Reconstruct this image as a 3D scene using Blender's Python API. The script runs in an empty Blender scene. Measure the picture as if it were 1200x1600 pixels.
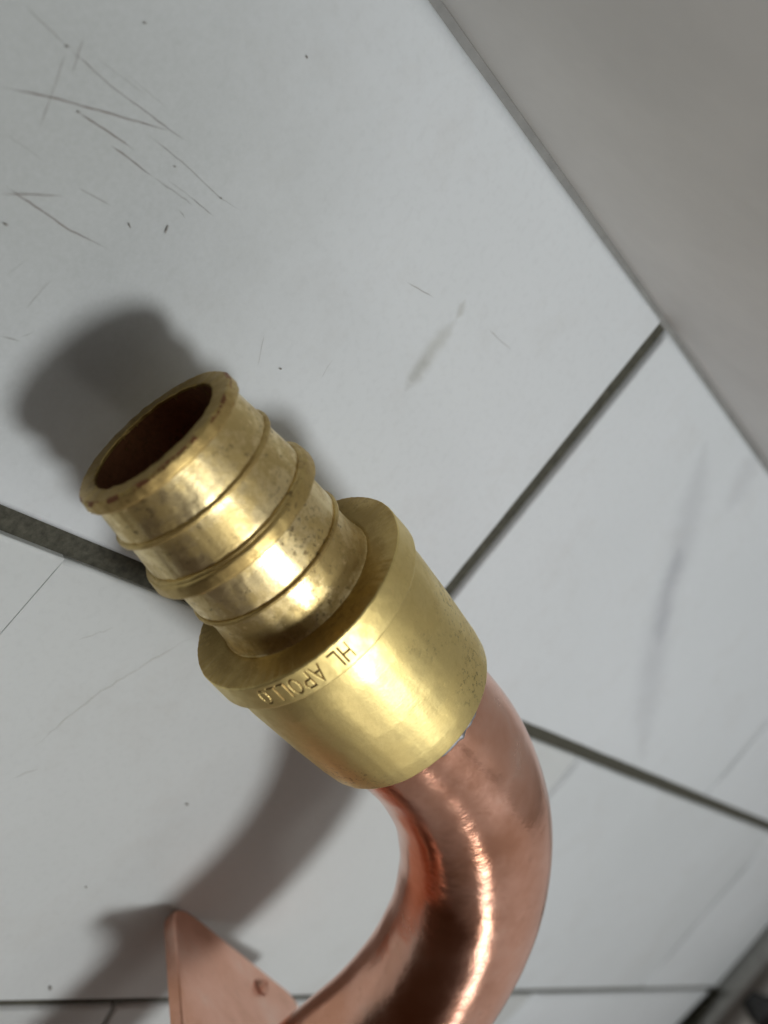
import bpy, bmesh, math, random
from mathutils import Vector, Matrix, noise

random.seed(7)
U = 0.094                      # metres per scene unit
mm = 0.001 / U                 # a millimetre, in units
H = 1.028                       # camera height above the tiles, in units
F = 1405.0                     # focal length in pixels of the 1200 px wide photograph

# ------------------------------------------------------------------ camera
R = [[-0.6102477768574539, 0.604370214905545, 0.5121858004431217],
     [0.7843114968736438, 0.3698383082395402, 0.4980713820631933],
     [0.11159357827563485, 0.7056601654433532, -0.699707513318315]]
scene = bpy.context.scene
C = scene.collection
right, down, fwd = Vector(R[0]), Vector(R[1]), Vector(R[2])
cam_d = bpy.data.cameras.new("camera")
cam = bpy.data.objects.new("camera", cam_d)
C.objects.link(cam)
m = Matrix((right, -down, -fwd)).transposed().to_4x4()
m.translation = Vector((0, 0, H * U))
cam.matrix_world = m
cam_d.sensor_fit = 'HORIZONTAL'
cam_d.sensor_width = 36.0
cam_d.lens = 36.0 * F / 1200.0
cam_d.clip_start = 0.002
cam_d.clip_end = 50.0
cam_d.dof.use_dof = True
cam_d.dof.focus_distance = 1.17 * U
cam_d.dof.aperture_fstop = 24.0
scene.camera = cam

# ------------------------------------------------------------------ world and lamp
world = bpy.data.worlds.new("World")
scene.world = world
world.use_nodes = True
wn = world.node_tree.nodes
wl = world.node_tree.links
bg = wn["Background"]
tc = wn.new("ShaderNodeTexCoord")
dot = wn.new("ShaderNodeVectorMath")
dot.operation = 'DOT_PRODUCT'
wl.new(tc.outputs["Generated"], dot.inputs[0])
dot.inputs[1].default_value = Vector((0.05, 0.96, 0.28)).normalized()   # the lit side of the room
mr = wn.new("ShaderNodeMapRange")
mr.inputs[1].default_value = -1.0
mr.inputs[2].default_value = 1.0
wl.new(dot.outputs["Value"], mr.inputs[0])
wr = wn.new("ShaderNodeValToRGB")
wr.color_ramp.elements[0].position = 0.55
wr.color_ramp.elements[0].color = (0.24, 0.125, 0.065, 1)
wr.color_ramp.elements[1].position = 0.95
wr.color_ramp.elements[1].color = (3.5, 3.35, 3.2, 1)
wl.new(mr.outputs[0], wr.inputs[0])
wl.new(wr.outputs[0], bg.inputs[0])
bg.inputs[1].default_value = 0.10

LD = 5.0 * U                               # height of a low task lamp above the floor, found from the shadows
lamp_d = bpy.data.lights.new("task_lamp", 'AREA')
lamp_d.shape = 'DISK'
lamp_d.size = 0.085
lamp_d.energy = 1.22
lamp_d.color = (0.985, 1.0, 1.0)
lamp = bpy.data.objects.new("task_lamp", lamp_d)
C.objects.link(lamp)
aim = Vector((0.45 * U, 0.9 * U, 0))
lamp.location = Vector((0.22 * U, 1.58 * U, LD))
lamp.rotation_euler = (aim - lamp.location).to_track_quat('-Z', 'Y').to_euler()

# a second, weaker lamp further off, low over the free side of the floor
lamp2_d = bpy.data.lights.new("side_lamp", 'AREA')
lamp2_d.shape = 'DISK'
lamp2_d.size = 0.25
lamp2_d.energy = 1.0
lamp2_d.color = (1.0, 0.97, 0.92)
lamp2 = bpy.data.objects.new("side_lamp", lamp2_d)
C.objects.link(lamp2)
lamp2.location = aim + Vector((0.70, 0.28, 1.0)).normalized() * 1.5
lamp2.rotation_euler = (aim - lamp2.location).to_track_quat('-Z', 'Y').to_euler()

scene.view_settings.view_transform = 'Standard'
scene.view_settings.look = 'None'
scene.view_settings.exposure = 0.0
scene.view_settings.gamma = 1.0


# ------------------------------------------------------------------ helpers
def floor_pt(u, v):
    """point of the floor (in units) seen at pixel u, v of the photograph"""
    d = right * ((u - 600) / F) + down * ((v - 800) / F) + fwd
    s = -H / d.z
    return Vector((d.x * s, d.y * s))


def link(name, bm, mat, parent=None, smooth=True):
    me = bpy.data.meshes.new(name)
    bm.to_mesh(me)
    bm.free()
    if smooth:
        for p in me.polygons:
            p.use_smooth = True
    me.materials.append(mat)
    o = bpy.data.objects.new(name, me)
    C.objects.link(o)
    if parent is not None:
        o.parent = parent
        o.matrix_parent_inverse = parent.matrix_world.inverted()
    return o


def N(nt, kind, **kw):
    n = nt.nodes.new(kind)
    for k, v in kw.items():
        setattr(n, k, v)
    return n


def new_mat(name):
    mt = bpy.data.materials.new(name)
    mt.use_nodes = True
    nt = mt.node_tree
    b = nt.nodes["Principled BSDF"]
    return mt, nt, b


def noise_node(nt, vec, scale, detail=4.0, rough=0.55):
    n = N(nt, "ShaderNodeTexNoise")
    n.inputs["Scale"].default_value = scale
    n.inputs["Detail"].default_value = detail
    n.inputs["Roughness"].default_value = rough
    nt.links.new(vec, n.inputs["Vector"])
    return n.outputs["Fac"]


def ramp(nt, fac, stops):
    r = N(nt, "ShaderNodeValToRGB")
    e = r.color_ramp.elements
    while len(e) < len(stops):
        e.new(0.5)
    for el, (p, c) in zip(e, stops):
        el.position = p
        el.color = (*c, 1) if isinstance(c, tuple) else (c, c, c, 1)
    nt.links.new(fac, r.inputs[0])
    return r.outputs[0]


def mix(nt, fac, a, b, mode='MIX'):
    n = N(nt, "ShaderNodeMix", data_type='RGBA', blend_type=mode)
    for sock, val in ((n.inputs[0], fac), (n.inputs[6], a), (n.inputs[7], b)):
        if isinstance(val, (int, float)):
            sock.default_value = val
        elif isinstance(val, tuple):
            sock.default_value = (*val, 1)
        else:
            nt.links.new(val, sock)
    return n.outputs[2]


def bump(nt, b, height, dist, strength=1.0, prev=None):
    n = N(nt, "ShaderNodeBump")
    n.inputs["Strength"].default_value = strength
    n.inputs["Distance"].default_value = dist
    nt.links.new(height, n.inputs["Height"])
    if prev is not None:
        nt.links.new(prev, n.inputs["Normal"])
    nt.links.new(n.outputs[0], b.inputs["Normal"])
    return n.outputs[0]


# ------------------------------------------------------------------ materials
def mat_tile(dust_falloff=None):
    mt, nt, b = new_mat("glazed_tile")
    co = N(nt, "ShaderNodeTexCoord").outputs["Object"]
    big = noise_node(nt, co, 14, 3)
    fine = noise_node(nt, co, 900, 2)
    cloud = ramp(nt, big, [(0.3, (0.575, 0.605, 0.62)), (0.7, (0.62, 0.65, 0.67))])
    speck = ramp(nt, fine, [(0.30, 0.965), (0.5, 1.0)])
    col = mix(nt, 1.0, cloud, speck, 'MULTIPLY')
    g1 = noise_node(nt, co, 55, 6, 0.7)
    grime_and_shade = ramp(nt, g1, [(0.52, 0.0), (0.80, 0.35)])  # blotchy dirt at random over the glaze
    col = mix(nt, grime_and_shade, col, (0.47, 0.465, 0.45))
    oi = N(nt, "ShaderNodeObjectInfo")
    col = mix(nt, 1.0, col, oi.outputs["Color"], 'MULTIPLY')
    col = mix(nt, 1.0, col, ramp(nt, oi.outputs["Random"], [(0.0, (0.95, 0.955, 0.95)), (1.0, (1.0, 1.0, 1.0))]), 'MULTIPLY')
    if dust_falloff is not None:                       # grainy dust, and light falloff painted darker into the tile colour
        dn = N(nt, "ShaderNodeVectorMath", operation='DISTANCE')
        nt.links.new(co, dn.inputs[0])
        dn.inputs[1].default_value = dust_falloff[0]
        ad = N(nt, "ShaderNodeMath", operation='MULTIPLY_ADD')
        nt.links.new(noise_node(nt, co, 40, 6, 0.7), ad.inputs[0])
        ad.inputs[1].default_value = 0.6 * dust_falloff[1]
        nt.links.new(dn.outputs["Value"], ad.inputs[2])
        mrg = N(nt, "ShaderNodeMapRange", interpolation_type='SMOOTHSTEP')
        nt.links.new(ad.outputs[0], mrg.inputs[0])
        mrg.inputs[1].default_value = 0.35 * dust_falloff[1]
        mrg.inputs[2].default_value = 1.7 * dust_falloff[1]
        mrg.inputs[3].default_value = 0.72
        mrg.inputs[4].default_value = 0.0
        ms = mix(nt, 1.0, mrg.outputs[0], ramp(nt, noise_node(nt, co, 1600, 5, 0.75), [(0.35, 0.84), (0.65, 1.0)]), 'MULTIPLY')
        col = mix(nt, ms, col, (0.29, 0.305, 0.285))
    nt.links.new(col, b.inputs["Base Color"])
    b.inputs["Roughness"].default_value = 0.55
    b.inputs["Specular IOR Level"].default_value = 0.3
    bump(nt, b, noise_node(nt, co, 1500, 3), 0.00005, 0.15)
    return mt


def mat_plain(name, col, rough, scale=300, amp=0.25, spec=0.3, bdist=0.0002):
    mt, nt, b = new_mat(name)
    co = N(nt, "ShaderNodeTexCoord").outputs["Object"]
    n = noise_node(nt, co, scale, 5, 0.65)
    lo = tuple(c * (1 - amp) for c in col)
    hi = tuple(min(1, c * (1 + amp)) for c in col)
    nt.links.new(ramp(nt, n, [(0.3, lo), (0.7, hi)]), b.inputs["Base Color"])
    b.inputs["Roughness"].default_value = rough
    b.inputs["Specular IOR Level"].default_value = spec
    bump(nt, b, n, bdist, 0.4)
    return mt


def mat_brass(name="brass", base=(0.84, 0.68, 0.29), dull=(0.70, 0.55, 0.22), dirt=(0.16, 0.10, 0.04),
              rough=(0.37, 0.46), dirt_lo=0.66, stain=0.6):
    mt, nt, b = new_mat(name)
    co = N(nt, "ShaderNodeTexCoord").outputs["Object"]
    n1 = noise_node(nt, co, 140, 12, 0.76)
    n2 = noise_node(nt, co, 2200, 4, 0.7)
    n3 = noise_node(nt, co, 620, 9, 0.8)
    tar = ramp(nt, n1, [(0.46, 0.0), (0.56, stain)])
    col = mix(nt, tar, base, dull)
    col = mix(nt, ramp(nt, n2, [(0.45, 0.0), (0.75, 0.35)]), col, dull)
    clus = ramp(nt, noise_node(nt, co, 75, 3, 0.5), [(0.47, 0.0), (0.66, 1.0)])
    pits = ramp(nt, noise_node(nt, co, 1500, 5, 0.75), [(0.54, 0.0), (0.62, 0.9)])
    flk = ramp(nt, noise_node(nt, co, 900, 6, 0.8), [(0.60, 0.0), (0.64, 0.8)])
    col = mix(nt, flk, col, tuple(min(1, c * 1.1) for c in base))
    col = mix(nt, mix(nt, 1.0, clus, pits, 'MULTIPLY'), col, dirt)
    sp = ramp(nt, n3, [(dirt_lo, 0.0), (dirt_lo + 0.07, 0.85)])
    col = mix(nt, sp, col, dirt)
    nt.links.new(col, b.inputs["Base Color"])
    b.inputs["Metallic"].default_value = 1.0
    nt.links.new(ramp(nt, n1, [(0.45, rough[0]), (0.56, rough[1])]), b.inputs["Roughness"])
    p = bump(nt, b, n2, 0.00004, 0.5)
    p = bump(nt, b, n1, 0.00006, 0.3, p)
    ax = N(nt, "ShaderNodeVectorMath", operation='DOT_PRODUCT')      # fine turning lines round the axis
    nt.links.new(co, ax.inputs[0])
    ax.inputs[1].default_value = Vector((0.2545, 0.9284, 0.2706)).normalized()
    n1d = N(nt, "ShaderNodeTexNoise", noise_dimensions='1D')
    n1d.inputs["Scale"].default_value = 5200.0
    n1d.inputs["Detail"].default_value = 2.0
    nt.links.new(ax.outputs["Value"], n1d.inputs["W"])
    bump(nt, b, n1d.outputs["Fac"], 0.00003, 0.25, p)
    return mt


def mat_copper(name="copper", rough=(0.13, 0.30), hammer=0.55, metal=1.0):
    mt, nt, b = new_mat(name)
    co = N(nt, "ShaderNodeTexCoord").outputs["Object"]
    n1 = noise_node(nt, co, 70, 5, 0.6)
    n2 = noise_node(nt, co, 420, 5, 0.65)
    col = ramp(nt, n1, [(0.35, (0.76, 0.38, 0.25)), (0.55, (0.90, 0.51, 0.38)), (0.7, (0.93, 0.62, 0.50))])
    col = mix(nt, ramp(nt, n2, [(0.6, 0.0), (0.8, 0.5)]), col, (0.50, 0.24, 0.15))
    nt.links.new(col, b.inputs["Base Color"])
    b.inputs["Metallic"].default_value = metal
    nt.links.new(ramp(nt, n1, [(0.3, rough[0]), (0.7, rough[1])]), b.inputs["Roughness"])
    p = bump(nt, b, noise_node(nt, co, 260, 3, 0.5), 0.0005 * hammer, 0.30)
    bump(nt, b, n2, 0.0001, 0.35, p)
    return mt


M_tile = mat_tile()
M_grout = mat_plain("dark_grout", (0.062, 0.060, 0.045), 0.85, 900, 0.45)
M_wall = mat_plain("painted_wall", (0.71, 0.705, 0.69), 0.6, 38, 0.06, 0.25, 0.00005)
M_brass = mat_brass()
M_brass_worn = mat_brass("brass_worn", base=(0.88, 0.72, 0.39), dull=(0.60, 0.45, 0.18), dirt_lo=0.585, stain=0.85, rough=(0.32, 0.47))
M_brass_face = mat_brass("brass_turned", base=(0.48, 0.34, 0.12), dull=(0.35, 0.24, 0.08), rough=(0.36, 0.5), dirt_lo=0.72)
M_brass_dark = mat_brass("brass_stained", base=(0.60, 0.45, 0.18), dull=(0.42, 0.29, 0.11), rough=(0.4, 0.55), dirt_lo=0.62)
M_groove = mat_brass("brass_groove", base=(0.26, 0.17, 0.06), dull=(0.18, 0.11, 0.04), rough=(0.45, 0.6))
M_bore = mat_brass("bore_oxide", base=(0.34, 0.16, 0.08), dull=(0.22, 0.10, 0.05), rough=(0.5, 0.65))
M_copper = mat_copper()
M_plate = mat_copper("copper_sheet", (0.27, 0.38), 0.3, 1.0)
M_solder = mat_plain("solder", (0.30, 0.30, 0.31), 0.6, 900, 0.3)
M_solder.node_tree.nodes["Principled BSDF"].inputs["Metallic"].default_value = 1.0
M_steel = mat_plain("dull_steel", (0.38, 0.37, 0.345), 0.36, 200, 0.12)
M_steel.node_tree.nodes["Principled BSDF"].inputs["Metallic"].default_value = 1.0


def mat_mark(name, col):
    mt, nt, b = new_mat(name)
    at = N(nt, "ShaderNodeAttribute", attribute_name="cover")
    nt.links.new(at.outputs["Fac"], b.inputs["Alpha"])
    b.inputs["Base Color"].default_value = (*col, 1)
    b.inputs["Roughness"].default_value = 0.7
    b.inputs["Specular IOR Level"].default_value = 0.1
    return mt


M_scratch = mat_mark("scratch_mark", (0.21, 0.155, 0.12))
M_smear = mat_mark("olive_smear", (0.47, 0.455, 0.38))
M_vein = mat_mark("grey_vein", (0.42, 0.42, 0.46))

# ------------------------------------------------------------------ the floor
def line(p, q):
    p, q = floor_pt(*p), floor_pt(*q)
    return p, (q - p).normalized()


def meet(l1, l2):
    (p, d), (q, e) = l1, l2
    den = d.x * e.y - d.y * e.x
    w = q - p
    t = (w.x * e.y - w.y * e.x) / den
    return p + d * t


L_wall = line((690, 0), (1197, 721))
L_B = line((0, 819), (1200, 1293))
L_C = line((0, 1573), (1100, 1546))
step = meet(L_C, line((600, 900), (600, 1000))) - meet(L_B, line((600, 900), (600, 1000)))
pitch_x = abs((L_C[0] - L_B[0]).x)
L_D = (L_C[0] + Vector((pitch_x, 0)), L_C[1])
L_E = (L_D[0] + Vector((pitch_x, 0)), L_C[1])
rows = [(L_wall, L_B), (L_B, L_C), (L_C, L_D), (L_D, L_E)]
J0 = line((1046, 505), (706, 925))
J1 = line((1200, 1124), (1100, 1242))
K0 = line((97, 879), (0, 991))
K1 = line((905, 1182), (855, 1243))
K2 = line((1193, 1318), (1004, 1538))
G0 = line((180, 1575), (165, 1600))
G1 = line((836, 1552), (790, 1600))
L_end = line((1066, 1600), (1200, 1444))


def sh(l, dy):
    return (l[0] + Vector((0, dy)), l[1])


TW = 1.66
joints = [[sh(J0, -2 * TW), sh(J0, -TW), J0, J1, sh(J1, TW)],
          [sh(K0, -TW), K0, K1, K2, sh(K2, TW)],
          [sh(G0, -TW), G0, G1, sh(G1, TW)],
          [sh(K0, -TW), K0, K1, K2, sh(K2, TW)]]
print("tile pitch", pitch_x, [meet(L_B, j).y for j in joints[0]], [meet(L_B, j).y for j in joints[1]], "end", meet(L_C, L_end))

bm = bmesh.new()
zb = -0.0125 * U
bmesh.ops.create_grid(bm, x_segments=24, y_segments=24, size=1.0)
for v in bm.verts:
    v.co = Vector((v.co.x * 2.5 * U + 2.05 * U, v.co.y * 4.5 * U + 1.5 * U, zb))
floor = link("floor", bm, M_grout)
floor["kind"] = "structure"


def make_tile(corners, w, h, dz=0.0):
    """corners counter-clockwise; w = rounding width of each edge as (at start, at end)"""
    bm = bmesh.new()
    n = len(corners)
    rings = []
    NS = 6
    JIT = 1.0 if min(min(x) for x in w) > 0.2 * mm else 0.03

    def ring(k):
        lines = []
        for i in range(n):
            p, q = corners[i], corners[(i + 1) % n]
            d = (q - p).normalized()
            nn = Vector((-d.y, d.x))
            p2, q2 = p + nn * w[i][0] * k, q + nn * w[i][1] * k
            lines.append((p2, (q2 - p2).normalized()))
        cs = [meet(lines[i - 1], lines[i]) for i in range(n)]
        out = []
        for i in range(n):
            p, q = cs[i], cs[(i + 1) % n]
            nn = Vector((-(q - p).y, (q - p).x)).normalized()
            m_ = 40 if max(w[i]) < 3 * mm else 20
            for j in range(m_):
                t = j / m_
                pos = corners[i].lerp(corners[(i + 1) % n], t)
                jt = 0.0010 * (0.5 + noise.noise(Vector((pos.x * 9, pos.y * 9, i * 3.1)))) + 0.0006 * (0.5 + noise.noise(Vector((pos.x * 40, pos.y * 40, i))))
                ch = max(0.0, noise.noise(Vector((pos.x * 14, pos.y * 14, 20 + i))) - 0.42) * 0.006
                env = min(1.0, 6 * t, 6 * (1 - t))
                out.append(p.lerp(q, t) + nn * (jt + ch) * env * JIT)
        return out
    zs = []
    for s in range(NS + 1):
        ph = math.pi / 2 * s / NS
        rings.append(ring(1 - math.sin(ph)))
        zs.append(dz - h * (1 - math.cos(ph)))
    rings.append(ring(0))
    zs.append(-0.06)
    vs = [[bm.verts.new((p.x * U, p.y * U, z * U)) for p in r] for r, z in zip(rings, zs)]
    top = bm.faces.new(vs[0])
    N_ = len(vs[0])
    for a, b in zip(vs[:-1], vs[1:]):
        for i in range(N_):
            j = (i + 1) % N_
            f = bm.faces.new((a[i], b[i], b[j], a[j]))
            f.smooth = True
    o = link("tile", bm, M_tile, floor, smooth=False)
    for p in o.data.polygons:
        p.use_smooth = len(p.vertices) == 4 and p.index > 0
    return o


tiles = {}
HH = {(0, 1): 0.030, (1, 0): 0.003, (1, 1): 0.006, (2, 1): 0.0115}
for ri, (la, lb) in enumerate(rows):
    js = joints[ri]
    for ci in range(len(js) - 1):
        c = [meet(la, js[ci]), meet(lb, js[ci]), meet(lb, js[ci + 1]), meet(la, js[ci + 1])]
        # order: wall/left, inner/left, inner/right, wall/right  -> counter-clockwise seen from above
        gaps = [0.26 * mm] * 4                 # edges: left joint, lower row line, right joint, upper row line
        wid = [(5.0 * mm, 6.0 * mm), (0.8 * mm, 0.9 * mm), (0.5 * mm, 0.5 * mm), (0.8 * mm, 0.8 * mm)]
        if ri == 0:
            gaps[3] = 0.1 * mm
            gaps[1] = 1.5 * mm
            wid[3] = (1.6 * mm, 1.9 * mm)
            if ci == 1:
                gaps[2] = 1.4 * mm
                wid[2] = (0.6 * mm, 0.6 * mm)
                wid[3] = (1.4 * mm, 4.6 * mm)
                wid[1] = (1.3 * mm, 1.3 * mm)
            if ci == 2:
                gaps[0] = 1.4 * mm
                wid[0] = (0.7 * mm, 0.7 * mm)
        elif ri == 1:
            gaps[3] = 1.2 * mm
            gaps[1] = 0.95 * mm
            if ci in (0, 1):
                wid[0 if ci == 1 else 2] = (0.16 * mm, 0.16 * mm)
                gaps[2 if ci == 0 else 0] = -0.01 * mm
        elif ri == 2:
            gaps[3] = 0.95 * mm
            if ci == 1:
                wid[0] = (0.6 * mm, 0.6 * mm)
        for k in range(4):
            pass
        # inset by the gaps
        ls = []
        for i in range(4):
            p, q = c[i], c[(i + 1) % 4]
            d = (q - p).normalized()
            ls.append((p + Vector((-d.y, d.x)) * gaps[i], d))
        c2 = [meet(ls[i - 1], ls[i]) for i in range(4)]
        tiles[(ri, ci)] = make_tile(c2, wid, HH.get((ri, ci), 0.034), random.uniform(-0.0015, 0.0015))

TONE = {(1, 1): (0.92, 0.912, 0.885), (1, 0): (0.92, 0.912, 0.885), (1, 2): (0.95, 0.95, 0.945), (2, 0): (0.80, 0.79, 0.76), (2, 1): (0.84, 0.83, 0.80)}  # left tiles darker and warmer, light falloff painted into their tone
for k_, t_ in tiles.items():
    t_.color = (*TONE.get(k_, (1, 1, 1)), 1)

# ------------------------------------------------------------------ wall
wp, wd = L_wall
if wd.y < 0:
    wd = -wd
wn2 = Vector((-wd.y, wd.x))
if wn2.x > 0:
    wn2 = -wn2
bm = bmesh.new()
p0 = wp + wd * -4.5 + wn2 * 0.30 * mm
p1 = wp + wd * 6.0 + wn2 * 0.30 * mm
for zlo, zhi in ((-0.06, 6.5),):
    q = [p0, p1, p1 + wn2 * 0.6, p0 + wn2 * 0.6]
    lo = [bm.verts.new((p.x * U, p.y * U, zlo * U)) for p in q]
    hi = [bm.verts.new((p.x * U, p.y * U, zhi * U)) for p in q]
    for i in range(4):
        j = (i + 1) % 4
        bm.faces.new((lo[i], lo[j], hi[j], hi[i]))
    bm.faces.new(hi)
    bm.faces.new(lo[::-1])
bmesh.ops.recalc_face_normals(bm, faces=bm.faces[:])
wall = link("wall", bm, M_wall, smooth=False)
wall["kind"] = "structure"

bm = bmesh.new()
q = [p0 + wn2 * -0.004, p1 + wn2 * -0.004, p1 - wn2 * 0.012, p0 - wn2 * 0.012]
zz = [-0.0085, -0.0085, -0.0118, -0.0118]
q[0], q[1] = p0 - wn2 * 0.0005, p1 - wn2 * 0.0005
up_ = [bm.verts.new((p.x * U, p.y * U, z * U)) for p, z in zip(q, zz)]
dn_ = [bm.verts.new((p.x * U, p.y * U, -0.055 * U)) for p in q]
bm.faces.new(up_)
for i in range(4):
    bm.faces.new((up_[i], up_[(i + 1) % 4], dn_[(i + 1) % 4], dn_[i]))
bmesh.ops.recalc_face_normals(bm, faces=bm.faces[:])
link("caulk_joint", bm, mat_plain("grey_caulk", (0.22, 0.22, 0.21), 0.6, 300, 0.15), floor, smooth=False)

# ------------------------------------------------------------------ the fitting
base = Vector((0.45, 1.0, 0)) * U
root = bpy.data.objects.new("pipe_elbow", None)
C.objects.link(root)
root.location = base
root["label"] = "copper elbow pipe with brass barbed end fitting and copper bracket plate on white tiles"
root["category"] = "pipe fitting"
bpy.context.view_layer.update()


def rel(v):                                    # camera-relative units -> world metres
    return Vector((v[0], v[1], v[2] + H)) * U


P = rel((0.2007, 0.5181, -0.8747))             # centre of the mouth
a = Vector((0.2545, 0.9284, 0.2706)).normalized()      # from the mouth towards the elbow
b = Vector((0.9671, -0.2449, -0.0693))
b = (b - a * b.dot(a)).normalized()
e1 = b.copy()
e2 = a.cross(e1).normalized()


def lathe(profile, seg=160, closed=False, jitter=0.0, seed=0.0, fine=None):
    """profile: list of (s, r) in units, turned about the axis of the fitting"""
    bm = bmesh.new()
    rings = []
    for s, r in profile:
        rg = []
        for i in range(seg):
            t = 2 * math.pi * i / seg
            rr, ss = r, s
            if jitter:
                q = Vector((math.cos(t) * 9 * r / 0.1, math.sin(t) * 9 * r / 0.1, s * 60 + seed))
                rr += jitter * noise.noise(q)
                ss += jitter * noise.noise(q + Vector((5.2, 1.3, 7.7)))
                q2 = q * 3.1
                rr += 0.5 * jitter * noise.noise(q2)
            rg.append(bm.verts.new(P + (a * ss + (e1 * math.cos(t) + e2 * math.sin(t)) * rr) * U))
        rings.append(rg)
    pairs = list(zip(rings[:-1], rings[1:]))
    if closed:
        pairs.append((rings[-1], rings[0]))
    for ra, rb in pairs:
        for i in range(seg):
            j = (i + 1) % seg
            bm.faces.new((ra[i], ra[j], rb[j], rb[i]))
    bmesh.ops.recalc_face_normals(bm, faces=bm.faces[:])
    return bm


def rounded(pts, rad=0.0012, n=3):
    """round the corners of a closed (s, r) profile"""
    out = []
    m_ = len(pts)
    for i in range(m_):
        p, c, q = (Vector(pts[i - 1]), Vector(pts[i]), Vector(pts[(i + 1) % m_]))
        d1, d2 = (p - c), (q - c)
        k = min(rad, d1.length * 0.45, d2.length * 0.45)
        A_, B_ = c + d1.normalized() * k, c + d2.normalized() * k
        for j in range(n + 1):
            t = j / n
            out.append(tuple((A_.lerp(c, t)).lerp(c.lerp(B_, t), t)))
    return out


# socket (cup over the copper), closed profile with its bore
socket = link("socket", lathe(rounded([(0.3040, 0.120), (0.3040, 0.1465), (0.345, 0.1478), (0.42, 0.1455), (0.49, 0.1415),
                                       (0.5150, 0.1385), (0.5165, 0.1215), (0.40, 0.1205)], 0.004, 4), 200, True, 0.0004, 2.0), M_brass, root)
nipple = link("nipple", lathe(rounded([(0.010, 0.0835), (0.010, 0.1010), (0.022, 0.1020), (0.050, 0.1050), (0.0668, 0.1072), (0.0685, 0.1042),
                                       (0.078, 0.1050), (0.115, 0.1095), (0.1245, 0.1105), (0.140, 0.1040), (0.160, 0.1050),
                                       (0.198, 0.1065), (0.2070, 0.1045), (0.230, 0.1043), (0.245, 0.1056), (0.257, 0.1076), (0.2632, 0.1092), (0.2655, 0.1105), (0.28, 0.114), (0.28, 0.0835)], 0.002, 3), 200, True, 0.0006, 5.0), M_brass_worn, root)
# barb rings
for prof, mt, jt in (([(0.0640, 0.100), (0.0640, 0.1085), (0.0662, 0.1112), (0.0695, 0.1112), (0.0715, 0.1065), (0.0722, 0.100)], M_brass_dark, 0.0005),
                     ([(0.1215, 0.100), (0.1215, 0.1125), (0.1235, 0.1150), (0.1250, 0.1150), (0.1262, 0.1180), (0.1285, 0.1192),
                       (0.1405, 0.1206), (0.1432, 0.1200), (0.1440, 0.1150), (0.1440, 0.100)], M_brass_dark, 0.0007),
                     ([(0.2005, 0.100), (0.2005, 0.1078), (0.2025, 0.1103), (0.2055, 0.1100), (0.2074, 0.1050), (0.2080, 0.100)], M_brass_dark, 0.0004)):
    link("barb_ring", lathe(rounded(prof, 0.0007, 2), 200, True, jt, prof[0][0] * 100), mt, nipple)
rim = link("rim", lathe(rounded([(0.0006, 0.0832), (0.0, 0.0850), (0.0, 0.1040), (0.0030, 0.1072), (0.0145, 0.1085), (0.0168, 0.1068),
                                 (0.0175, 0.100), (0.0175, 0.0832)], 0.0012, 3), 240, True, 0.0010, 11.0), M_brass_face, root)
rim.data.materials.append(M_brass_dark)
rim.data.materials.append(M_bore)
for p in rim.data.polygons:
    if p.normal.dot(a) > -0.75 and ((p.center - P) - a * (p.center - P).dot(a)).length > 0.1 * U:
        p.material_index = 1
    q_ = p.center - P
    r_ = (q_ - a * q_.dot(a)).length / U
    if r_ > 0.1030 and q_.dot(a) / U < 0.0042:
        t_ = math.atan2(q_.dot(e2), q_.dot(e1))
        if noise.noise(Vector((t_ * 5, 2.0, r_ * 160))) + 0.6 * noise.noise(Vector((t_ * 24, 7.0, r_ * 300))) > 0.10:
            p.material_index = 2
bore = link("bore", lathe([(0.004, 0.0828), (0.05, 0.0822), (0.30, 0.082), (0.302, 0.0)], 96), M_bore, root)

# ---- collar with its stamped writing
GL = {'H': [((0, 0), (0, 1)), ((.62, 0), (.62, 1)), ((0, .5), (.62, .5))],
      'L': [((0, 1), (0, 0)), ((0, 0), (.55, 0))],
      'A': [((0, 0), (.34, 1)), ((.34, 1), (.68, 0)), ((.13, .36), (.55, .36))],
      'P': [((0, 0), (0, 1)), ((0, 1), (.42, .98)), ((.42, .98), (.58, .76)), ((.58, .76), (.42, .50)), ((.42, .5), (0, .48))],
      'O': [((.33 + .33 * math.cos(t * math.pi / 6), .5 + .5 * math.sin(t * math.pi / 6)),
             (.33 + .33 * math.cos((t + 1) * math.pi / 6), .5 + .5 * math.sin((t + 1) * math.pi / 6))) for t in range(12)]}
ADV = {'H': .95, 'L': .80, 'A': .98, 'P': .85, 'O': .96, ' ': .55}
CH = 0.0235                                     # height of a letter, along the axis
CS0 = 0.2735                                    # foot of the letters
strokes = []
xx = 0.0
for ch in "HL APOLLO":
    for (x1, y1), (x2, y2) in GL.get(ch, []):
        strokes.append(((xx + x1 * CH, y1 * CH), (xx + x2 * CH, y2 * CH)))
    xx += ADV[ch] * CH
text_len = xx
# angle (about the axis) of the point of the collar seen at the first letter
def angle_at(u, v, s, r):
    best = None
    for i in range(1440):
        t = 2 * math.pi * i / 1440
        X = P + (a * s + (e1 * math.cos(t) + e2 * math.sin(t)) * r) * U
        nrm = e1 * math.cos(t) + e2 * math.sin(t)
        v_ = X - cam.matrix_world.translation
        if nrm.dot(v_) > 0:
            continue
        z = v_.dot(fwd)
        px, py = v_.dot(right) / z * F + 600, v_.dot(down) / z * F + 800
        d = (px - u) ** 2 + (py - v) ** 2
        if best is None or d < best[0]:
            best = (d, t)
    return best[1]


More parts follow.
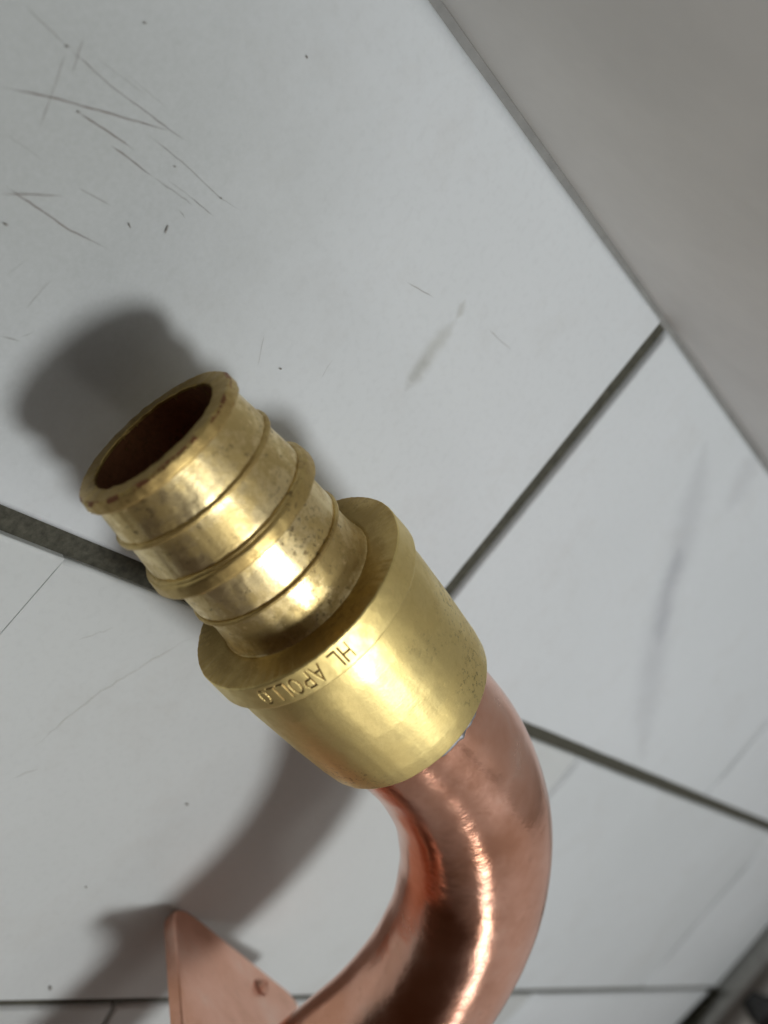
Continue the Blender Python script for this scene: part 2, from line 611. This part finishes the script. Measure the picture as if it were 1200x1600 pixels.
t_first = angle_at(556, 1022, 0.285, 0.1555)
t_last = angle_at(404, 1096, 0.285, 0.1555)
dirn = 1 if ((t_last - t_first + math.pi) % (2 * math.pi) - math.pi) > 0 else -1
print("text angles", t_first, t_last, "arc", abs(t_last - t_first) * 0.1555, "text", text_len)
FIT = abs((t_last - t_first + math.pi) % (2 * math.pi) - math.pi) * 0.1555 / text_len


def carve(x, y):
    best = 1.0
    for (x1, y1), (x2, y2) in strokes:
        if x < min(x1, x2) - 0.004 or x > max(x1, x2) + 0.004:
            continue
        dx, dy = x2 - x1, y2 - y1
        L2 = dx * dx + dy * dy
        t = max(0, min(1, ((x - x1) * dx + (y - y1) * dy) / L2))
        best = min(best, math.hypot(x - x1 - t * dx, y - y1 - t * dy))
    w = 0.0013
    if best >= w:
        return 0.0
    if best < w:
        return -0.0016 * (1 - (best / w) ** 2)
    return 0.0003 * math.sin((best - w) / (1.2 * w) * math.pi)


def make_collar():
    bm = bmesh.new()
    angs = []
    t = 0.0
    lo, hi = -0.02, text_len + 0.02
    while t < 2 * math.pi - 1e-4:
        x = ((t * dirn - t_first * dirn) % (2 * math.pi)) * 0.1555 / FIT
        angs.append((t, x))
        t += 0.0036 if (x < hi or x > 2 * math.pi * 0.1555 / FIT + lo) else 0.014
    prof = [(0.2680, 0.1060, 0), (0.2652, 0.1090, 0), (0.2651, 0.1150, 0), (0.2649, 0.1300, 0), (0.2649, 0.1520, 0), (0.2655, 0.1540, 0), (0.2668, 0.1549, 0)]
    ns = 64
    for i in range(ns + 1):
        k = i / ns
        prof.append((0.2680 + k * (0.3035 - 0.2680), 0.1551 + 0.0010 * k, 1))
    prof += [(0.3050, 0.1556, 0), (0.3060, 0.1535, 0), (0.3062, 0.1490, 0), (0.30, 0.1200, 0), (0.285, 0.1120, 0)]
    rings = []
    for s, r, tx in prof:
        rg = []
        for t, x in angs:
            rr, ss = r, s
            q = Vector((math.cos(t) * 14, math.sin(t) * 14, s * 70))
            rr += 0.0003 * noise.noise(q)
            if s < 0.268 and r > 0.15:
                ss += 0.0007 * noise.noise(Vector((t * 22, 3.1, r * 10))) + 0.0004 * noise.noise(Vector((t * 70, 9.1, 0)))
            if tx and x < text_len + 0.01:
                rr += carve(x, s - CS0)
            rg.append(bm.verts.new(P + (a * ss + (e1 * math.cos(t) + e2 * math.sin(t)) * rr) * U))
        rings.append(rg)
    n = len(angs)
    rings.append(rings[0])
    for ra, rb in zip(rings[:-1], rings[1:]):
        for i in range(n):
            j = (i + 1) % n
            bm.faces.new((ra[i], ra[j], rb[j], rb[i]))
    bmesh.ops.recalc_face_normals(bm, faces=bm.faces[:])
    return bm


collar = link("collar", make_collar(), mat_brass("brass_collar", rough=(0.42, 0.50)), root)
collar["label"] = "brass collar stamped with small capital letters"
cf = collar.data
cf.materials.append(M_brass_face)
cf.materials.append(M_groove)
for p in cf.polygons:
    c = (p.center - 0 * P)
    rp = (collar.matrix_world @ p.center) - P
    if abs(p.normal.dot(a)) > 0.9 and rp.dot(a) / U < 0.27:
        p.material_index = 1
    elif 0.27 < rp.dot(a) / U < 0.30:
        ss_ = rp.dot(a) / U
        tt_ = math.atan2(rp.dot(e2), rp.dot(e1))
        x_ = ((tt_ - t_first) * dirn % (2 * math.pi)) * 0.1555 / FIT
        if x_ < text_len and carve(x_, ss_ - CS0) < -0.0003:
            p.material_index = 2

# ---- copper elbow
RP = 0.119
L0, RB = 0.0836, 0.4496
S_END = 0.5117


def path_points():
    pts = []
    st = P + a * (S_END - 0.06) * U
    for i in range(6):
        pts.append((P + a * (S_END - 0.06 + (0.06 + L0) * i / 6) * U, a, b))
    S0 = P + a * (S_END + L0) * U
    n = 64
    for i in range(n + 1):
        t = math.pi / 2 * i / n
        c = S0 + (a * math.sin(t) + b * (1 - math.cos(t))) * RB * U
        tan = a * math.cos(t) + b * math.sin(t)
        nor = b * math.cos(t) - a * math.sin(t)
        pts.append((c, tan, nor))
    S1 = pts[-1][0]
    for i in range(1, 31):
        pts.append((S1 + b * 0.9 * U * i / 30, b, -a))
    return pts


def make_elbow():
    bm = bmesh.new()
    seg = 96
    rings = []
    pp = path_points()
    for k, (c, tan, nor) in enumerate(pp):
        bi = tan.cross(nor)
        rg = []
        for i in range(seg):
            t = 2 * math.pi * i / seg
            dirv = nor * math.cos(t) + bi * math.sin(t)
            q = (c + dirv * RP * U) * (1 / U)
            rr = RP + 0.0012 * noise.noise(q * 7) + 0.0004 * noise.noise(q * 24 + Vector((3, 1, 2)))
            # faint wrinkles on the inside of the bend
            if 6 <= k <= 70 and math.cos(t) > 0.2:
                rr += 0.0005 * (math.cos(t) - 0.2) * math.sin(k * 0.55)
            rg.append(bm.verts.new(c + dirv * rr * U))
        rings.append(rg)
    for ra, rb in zip(rings[:-1], rings[1:]):
        for i in range(seg):
            j = (i + 1) % seg
            bm.faces.new((ra[i], ra[j], rb[j], rb[i]))
    # rounded closed stub end
    c, tan, nor = pp[-1]
    bi = tan.cross(nor)
    prev = rings[-1]
    for f in (0.35, 0.7, 0.93):
        rg = []
        for i in range(seg):
            t = 2 * math.pi * i / seg
            dirv = nor * math.cos(t) + bi * math.sin(t)
            rg.append(bm.verts.new(c + (tan * 0.05 * math.sin(f * math.pi / 2) + dirv * RP * math.cos(f * math.pi / 2)) * U))
        for i in range(seg):
            j = (i + 1) % seg
            bm.faces.new((prev[i], prev[j], rg[j], rg[i]))
        prev = rg
    bm.faces.new(prev)
    bmesh.ops.recalc_face_normals(bm, faces=bm.faces[:])
    return bm


elbow = link("copper_tube", make_elbow(), M_copper, root)

# solder bead where the tube leaves the socket
bm = bmesh.new()
ts = angle_at(728, 1150, 0.517, 0.125)
seg = 30
rings = []
for i in range(seg + 1):
    t = ts + (i / seg - 0.5) * 0.85
    k = math.sin(math.pi * i / seg) ** 0.6 * (0.62 + 0.5 * noise.noise(Vector((i * 0.35, 4.0, 0.0))))
    rg = []
    for j in range(9):
        ph = 2 * math.pi * j / 9
        w = 0.0052 * k * (1 + 0.5 * noise.noise(Vector((t * 14, 1, 0)))) + 0.0005
        rr, ss = 0.1275 + w * 1.3 * math.cos(ph), 0.5205 + w * 1.5 * math.sin(ph)
        rg.append(bm.verts.new(P + (a * ss + (e1 * math.cos(t) + e2 * math.sin(t)) * rr) * U))
    rings.append(rg)
for ra, rb in zip(rings[:-1], rings[1:]):
    for j in range(9):
        k = (j + 1) % 9
        bm.faces.new((ra[j], ra[k], rb[k], rb[j]))
bmesh.ops.recalc_face_normals(bm, faces=bm.faces[:])
link("solder_bead", bm, M_solder, elbow)

# ---- bracket plate on the second leg, standing on its corner
S1 = P + (a * (S_END + L0 + RB) + b * RB) * U
TP = 0.187
Cp = S1 + b * TP * U
E1v = Vector((-0.027, -0.369, 0.929))
E1v = (E1v - b * E1v.dot(b)).normalized()
E2v = b.cross(E1v)
if E2v.y < 0:
    E2v = -E2v
h1, h2 = 0.348, 0.250
corner_z = (Cp - (E1v * h1 + E2v * h2) * U).z
print("plate corner height (units)", corner_z / U)
TH = 0.0105


def make_plate():
    bm = bmesh.new()
    out = []
    for k in range(13):                       # round end over the tube
        an = math.radians(-80 + 13 * k)
        out.append((0.145 * math.cos(an), 0.145 * math.sin(an)))
    hr = 0.15
    out += [(-h1 + 0.22, hr), (-h1 + 0.03, hr), (-h1 + 0.009, hr - 0.009), (-h1, hr - 0.03)]
    for k in range(6):
        an = math.radians(180 + 18 * k)
        out.append((-h1 + 0.072 + 0.072 * math.cos(an), -h2 + 0.072 + 0.072 * math.sin(an)))
    out += [(-h1 + 0.15, -h2), (-h1 + 0.315, -h2), (-h1 + 0.335, -h2 + 0.02)]
    n = len(out)
    layers = [(-TH + 0.002, 0.003), (-TH + 0.004, 0.0), (TH - 0.003, 0.0), (TH, 0.004)]
    vs = []
    for z, ins in layers:
        rg = []
        for x, y in out:
            l = math.hypot(x, y)
            rg.append(bm.verts.new(Cp + (E1v * (x - ins * x / l) + E2v * (y - ins * y / l) + b * z) * U))
        vs.append(rg)
    for ra, rb in zip(vs[:-1], vs[1:]):
        for i in range(n):
            j = (i + 1) % n
            bm.faces.new((ra[i], ra[j], rb[j], rb[i]))
    # faces with a round hole for the tube
    HA = [math.atan2(y, x) for x, y in out]
    for rg, z in ((vs[0], -TH + 0.002), (vs[-1], TH)):
        hole = [bm.verts.new(Cp + (E1v * 0.117 * math.cos(HA[i]) + E2v * 0.117 * math.sin(HA[i]) + b * z) * U) for i in range(n)]
        for i in range(n):
            j = (i + 1) % n
            bm.faces.new((rg[i], rg[j], hole[j], hole[i]))
    bmesh.ops.recalc_face_normals(bm, faces=bm.faces[:])
    return bm


plate = link("bracket_plate", make_plate(), M_plate, root, smooth=False)


# turned edge along the left side of the plate
bm = bmesh.new()
sec = [(-h2 - 0.0012, -TH - 0.004), (-h2 + 0.002, -TH - 0.006), (-h2 + 0.010, -TH - 0.006), (-h2 + 0.0125, -TH - 0.003), (-h2 + 0.0125, TH - 0.004), (-h2 - 0.0012, TH - 0.004)]
lr = [[bm.verts.new(Cp + (E1v * x + E2v * (y + dy) + b * z) * U) for y, z in sec] for x, dy in ((-h1 + 0.040, 0.0085), (-h1 + 0.055, 0.002), (-h1 + 0.075, 0.0), (-h1 + 0.313, 0.0))]
for ra, rb in zip(lr[:-1], lr[1:]):
    for i in range(6):
        j = (i + 1) % 6
        bm.faces.new((ra[i], ra[j], rb[j], rb[i]))
bm.faces.new(lr[0])
bm.faces.new(lr[-1])
bmesh.ops.recalc_face_normals(bm, faces=bm.faces[:])
link("turned_edge", bm, M_plate, plate, smooth=False)


def on_plate(u, v):
    d = right * ((u - 600) / F) + down * ((v - 800) / F) + fwd
    o_ = cam.matrix_world.translation
    n_ = -b
    q0 = Cp - b * TH * U
    return o_ + d * ((q0 - o_).dot(n_) / d.dot(n_))


# punched nail dimple: small raised crater
bm = bmesh.new()
cpt = on_plate(409, 1541)
prof = [(0.030, 0.0), (0.024, 0.004), (0.0185, 0.0105), (0.0145, 0.0110), (0.0110, 0.006), (0.0100, 0.001)]
rings = [[bm.verts.new(cpt + (E1v * r * 0.62 * math.cos(t) + E2v * r * 0.62 * math.sin(t) - b * (z + 0.0006)) * U) for t in [2 * math.pi * i / 24 for i in range(24)]] for r, z in prof]
for ra, rb in zip(rings[:-1], rings[1:]):
    for i in range(24):
        j = (i + 1) % 24
        bm.faces.new((ra[i], ra[j], rb[j], rb[i]))
bm.faces.new(rings[-1])
bmesh.ops.recalc_face_normals(bm, faces=bm.faces[:])
link("nail_dimple", bm, M_plate, plate)

# ------------------------------------------------------------------ steel bar at the edge of the tiles
ep, ed = L_end
if ed.x < 0:
    ed = -ed
en = Vector((-ed.y, ed.x))
if en.y < 0:
    en = -en
bm = bmesh.new()
sect = [(0.0, 0.0), (0.0, 0.10), (0.02, 0.16), (0.06, 0.20), (0.13, 0.22), (0.24, 0.19), (0.32, 0.10), (0.34, 0.0)]
NX = 40
rings = []
for i in range(NX + 1):
    t = -2.2 + 5.0 * i / NX
    rg = []
    for y, z in sect:
        q = ep + ed * t + en * (y + 0.012)
        rg.append(bm.verts.new((q.x * U, q.y * U, (z + 0.0) * U)))
    rings.append(rg)
for ra, rb in zip(rings[:-1], rings[1:]):
    for i in range(len(sect)):
        j = (i + 1) % len(sect)
        bm.faces.new((ra[i], ra[j], rb[j], rb[i]))
bm.faces.new(rings[0])
bm.faces.new(rings[-1][::-1])
bmesh.ops.recalc_face_normals(bm, faces=bm.faces[:])
bar = link("metal_bar", bm, M_steel, None)
bar["label"] = "dark grey metal bar with a glossy black knob, beyond the copper elbow"
bar["category"] = "metal bar"

kb = floor_pt(1140, 1508) + en * 0.135 + ed * 0.06
M_black = mat_plain("black_plastic", (0.02, 0.018, 0.017), 0.12, 300, 0.2, 0.6)
bm = bmesh.new()
prof = [(0.085, 0.12), (0.085, 0.225), (0.081, 0.250), (0.070, 0.275), (0.054, 0.293), (0.034, 0.304), (0.014, 0.309), (0.004, 0.310)]
rings = [[bm.verts.new(((kb.x + rr * math.cos(t)) * U, (kb.y + rr * math.sin(t)) * U, z * U)) for t in [2 * math.pi * i / 40 for i in range(40)]] for rr, z in prof]
for ra, rb in zip(rings[:-1], rings[1:]):
    for i in range(40):
        j = (i + 1) % 40
        bm.faces.new((ra[i], ra[j], rb[j], rb[i]))
bm.faces.new(rings[-1])
bm.faces.new(rings[0][::-1])
link("knob", bm, M_black, bar)

# ------------------------------------------------------------------ scratches, smears and grit on the tiles
def ribbon(px, width, cover, mat, name, parent, z=0.0012, wob=0.0, side=0):
    """a thin mark through photo pixels px laid on the tile; width in photo pixels"""
    pts = []
    for (p, q) in zip(px[:-1], px[1:]):
        n = max(2, int(math.hypot(q[0] - p[0], q[1] - p[1]) / 9))
        for i in range(n):
            pts.append((p[0] + (q[0] - p[0]) * i / n, p[1] + (q[1] - p[1]) * i / n))
    pts.append(px[-1])
    fp = [floor_pt(u + random.uniform(-wob, wob), v + random.uniform(-wob, wob)) for u, v in pts]
    bm = bmesh.new()
    lay = bm.verts.layers.float.new("cover")
    rows_ = []
    n = len(fp)
    for i, p in enumerate(fp):
        d = (fp[min(n - 1, i + 1)] - fp[max(0, i - 1)]).normalized()
        nn = Vector((-d.y, d.x))
        z_ = (p - Vector((0, 0))).length
        k = i / (n - 1)
        taper = min(1.0, 0.25 + 4 * min(k, 1 - k))
        dist = math.sqrt(p.x ** 2 + p.y ** 2 + H * H)
        w = width * dist / F * 0.5 * taper
        cv = cover * taper * (random.uniform(0.55, 1.0) if width < 12 else 0.75 + 0.5 * noise.noise(Vector((p.x * 6, p.y * 6, 1))))
        rg = []
        PR = ((0, cv), (side * 0.25, 0.8 * cv), (side * 0.6, 0.55 * cv), (side * 1.0, 0.33 * cv), (side * 1.4, 0.15 * cv), (side * 1.7, 0.05 * cv), (side * 2, 0)) if side else (
            (-1, 0), (-0.66, 0.25 * cv), (-0.33, 0.75 * cv), (0, cv), (0.33, 0.75 * cv), (0.66, 0.25 * cv), (1, 0))
        for f, al in PR:
            v = bm.verts.new(((p.x + nn.x * w * f) * U, (p.y + nn.y * w * f) * U, z * U))
            v[lay] = al
            rg.append(v)
        rows_.append(rg)
    for ra, rb in zip(rows_[:-1], rows_[1:]):
        for i in range(6):
            bm.faces.new((ra[i], ra[i + 1], rb[i + 1], rb[i]))
    return link(name, bm, mat, parent)


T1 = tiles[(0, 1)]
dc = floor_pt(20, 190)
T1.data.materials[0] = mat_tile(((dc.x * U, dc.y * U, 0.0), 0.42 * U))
T1["label"] = "scratched dusty white tile next to the wall, with light falloff painted into one corner"
SCR = [([(40, 10), (104, 72)], 2.6, .45), ([(104, 72), (180, 140), (268, 204)], 2.6, .55), ([(232, 180), (290, 220)], 3, .5),
       ([(0, 136), (80, 152), (180, 180), (270, 206)], 3.4, .75), ([(121, 175), (170, 206), (209, 234)], 3.4, .85),
       ([(173, 227), (205, 250), (238, 276)], 3.4, .85), ([(238, 276), (290, 312), (302, 322)], 3, .4), ([(294, 306), (334, 338)], 2.6, .5),
       ([(230, 210), (290, 258), (345, 310), (377, 329)], 2.6, .45), ([(131, 58), (112, 116)], 2.6, .5), ([(104, 78), (80, 150), (60, 205)], 2.6, .4),
       ([(0, 303), (50, 304), (100, 306)], 3.2, .7), ([(8, 290), (60, 326), (110, 360), (165, 387)], 3.4, .8), ([(120, 292), (175, 322)], 2.8, .45),
       ([(10, 210), (70, 252)], 2.6, .3), ([(0, 524), (32, 533)], 3, .6), ([(30, 527), (55, 517)], 2.6, .45), ([(80, 436), (40, 482)], 3, .35),
       ([(412, 522), (402, 572)], 2.6, .35), ([(520, 560), (500, 592)], 2.4, .25), ([(634, 440), (678, 465)], 2.6, .5), ([(762, 514), (800, 548)], 2.8, .4),
       ([(200, 118), (262, 170)], 2, .25), ([(150, 90), (230, 150)], 2, .25), ([(278, 326), (290, 342)], 2.6, .5),
       ([(260, 280), (312, 318)], 2, .25), ([(10, 430), (40, 405)], 2, .25)]
for px, w, cv in SCR:
    ribbon(px, w, cv, M_scratch, "scratch", T1, wob=0.6)
for px, w, cv in (([(728, 468), (712, 500)], 22, .35), ([(712, 500), (680, 540), (655, 580), (632, 612)], 44, .3), ([(670, 556), (640, 598)], 34, .2)):
    ribbon(px, w, cv, M_smear, "smear", T1, z=0.0008, wob=1.5)
T2 = tiles[(0, 2)]
ribbon([(1104, 690), (1080, 790), (1062, 870), (1040, 930), (1022, 1030), (1012, 1100), (1004, 1190)], 90, .19, M_vein, "vein", T2, z=0.0008, wob=2)
ribbon([(1062, 850), (1044, 920), (1028, 1010)], 50, .25, M_vein, "vein", T2, z=0.0012, wob=2)
ribbon([(1180, 700), (1140, 800)], 80, .12, M_vein, "vein", T2, z=0.0008, wob=2)
T3 = tiles[(1, 1)]
for px, w, cv in (([(300, 995), (240, 1030), (150, 1085), (95, 1130), (50, 1170)], 5, .28), ([(20, 1215), (60, 1200)], 6, .2), ([(120, 1000), (180, 980)], 4, .2)):
    ribbon(px, w, cv, M_smear, "smear", T3, z=0.0008, wob=1.2)

M_joint_shade = mat_mark("joint_shade", (0.30, 0.31, 0.31))  # shade of the rounded tile edges, painted as fading grey strips
for key, px, sd in (((0, 3), [(1240, 1076), (1200, 1125), (1150, 1184), (1102, 1241)], 1), ((1, 2), [(907, 1184), (880, 1213), (840, 1262)], 1), ((1, 3), [(1195, 1318), (1120, 1402), (1060, 1472), (1006, 1537)], 1),
                    ((2, 3), [(838, 1554), (815, 1577), (780, 1612)], 1)):
    if key in tiles:
        ribbon(px, 22, 0.52, M_joint_shade, "grime_and_shade", tiles[key], z=0.0022, wob=0.4, side=sd)
GR = [(202, 352, 7, 2.2, 70), (260, 358, 10, 2.4, 110), (479, 89, 4, 2.4, 80), (226, 36, 4, 2.6, 0), (273, 260, 3, 2.2, 0), (438, 576, 3, 3, 0),
      (104, 72, 4, 3.4, 0), (122, 175, 3.5, 3.0, 0), (292, 1256, 5, 4.0, 30), (8, 350, 6, 4, 30), (78, 1543, 7, 5, 80), (345, 309, 3, 2.2, 0), (134, 1385, 3, 3, 0)]
bm = bmesh.new()
for u, v, lx, ly, an in GR:
    c0 = floor_pt(u, v)
    k = math.sqrt(c0.x ** 2 + c0.y ** 2 + H * H) / F
    c1, s1 = floor_pt(u + math.cos(math.radians(an)), v + math.sin(math.radians(an))), None
    dv = (c1 - c0).normalized()
    nv = Vector((-dv.y, dv.x))
    vs = []
    for i in range(8):
        t = 2 * math.pi * i / 8
        q = c0 + dv * 0.75 * lx * k * math.cos(t) * random.uniform(.7, 1.1) + nv * ly * k * .45 * math.sin(t) * random.uniform(.7, 1.1)
        vs.append(bm.verts.new((q.x * U, q.y * U, 0.0015 * U)))
    tp = bm.verts.new((c0.x * U, c0.y * U, (0.0015 + 0.6 * ly * k) * U))
    for i in range(8):
        bm.faces.new((vs[i], vs[(i + 1) % 8], tp))
M_grit = mat_plain("grit", (0.24, 0.225, 0.20), 0.9, 2000, 0.3)
grit = link("grit", bm, M_grit)
grit["kind"] = "stuff"
grit["label"] = "dark grit and crumbs scattered on the white tiles"
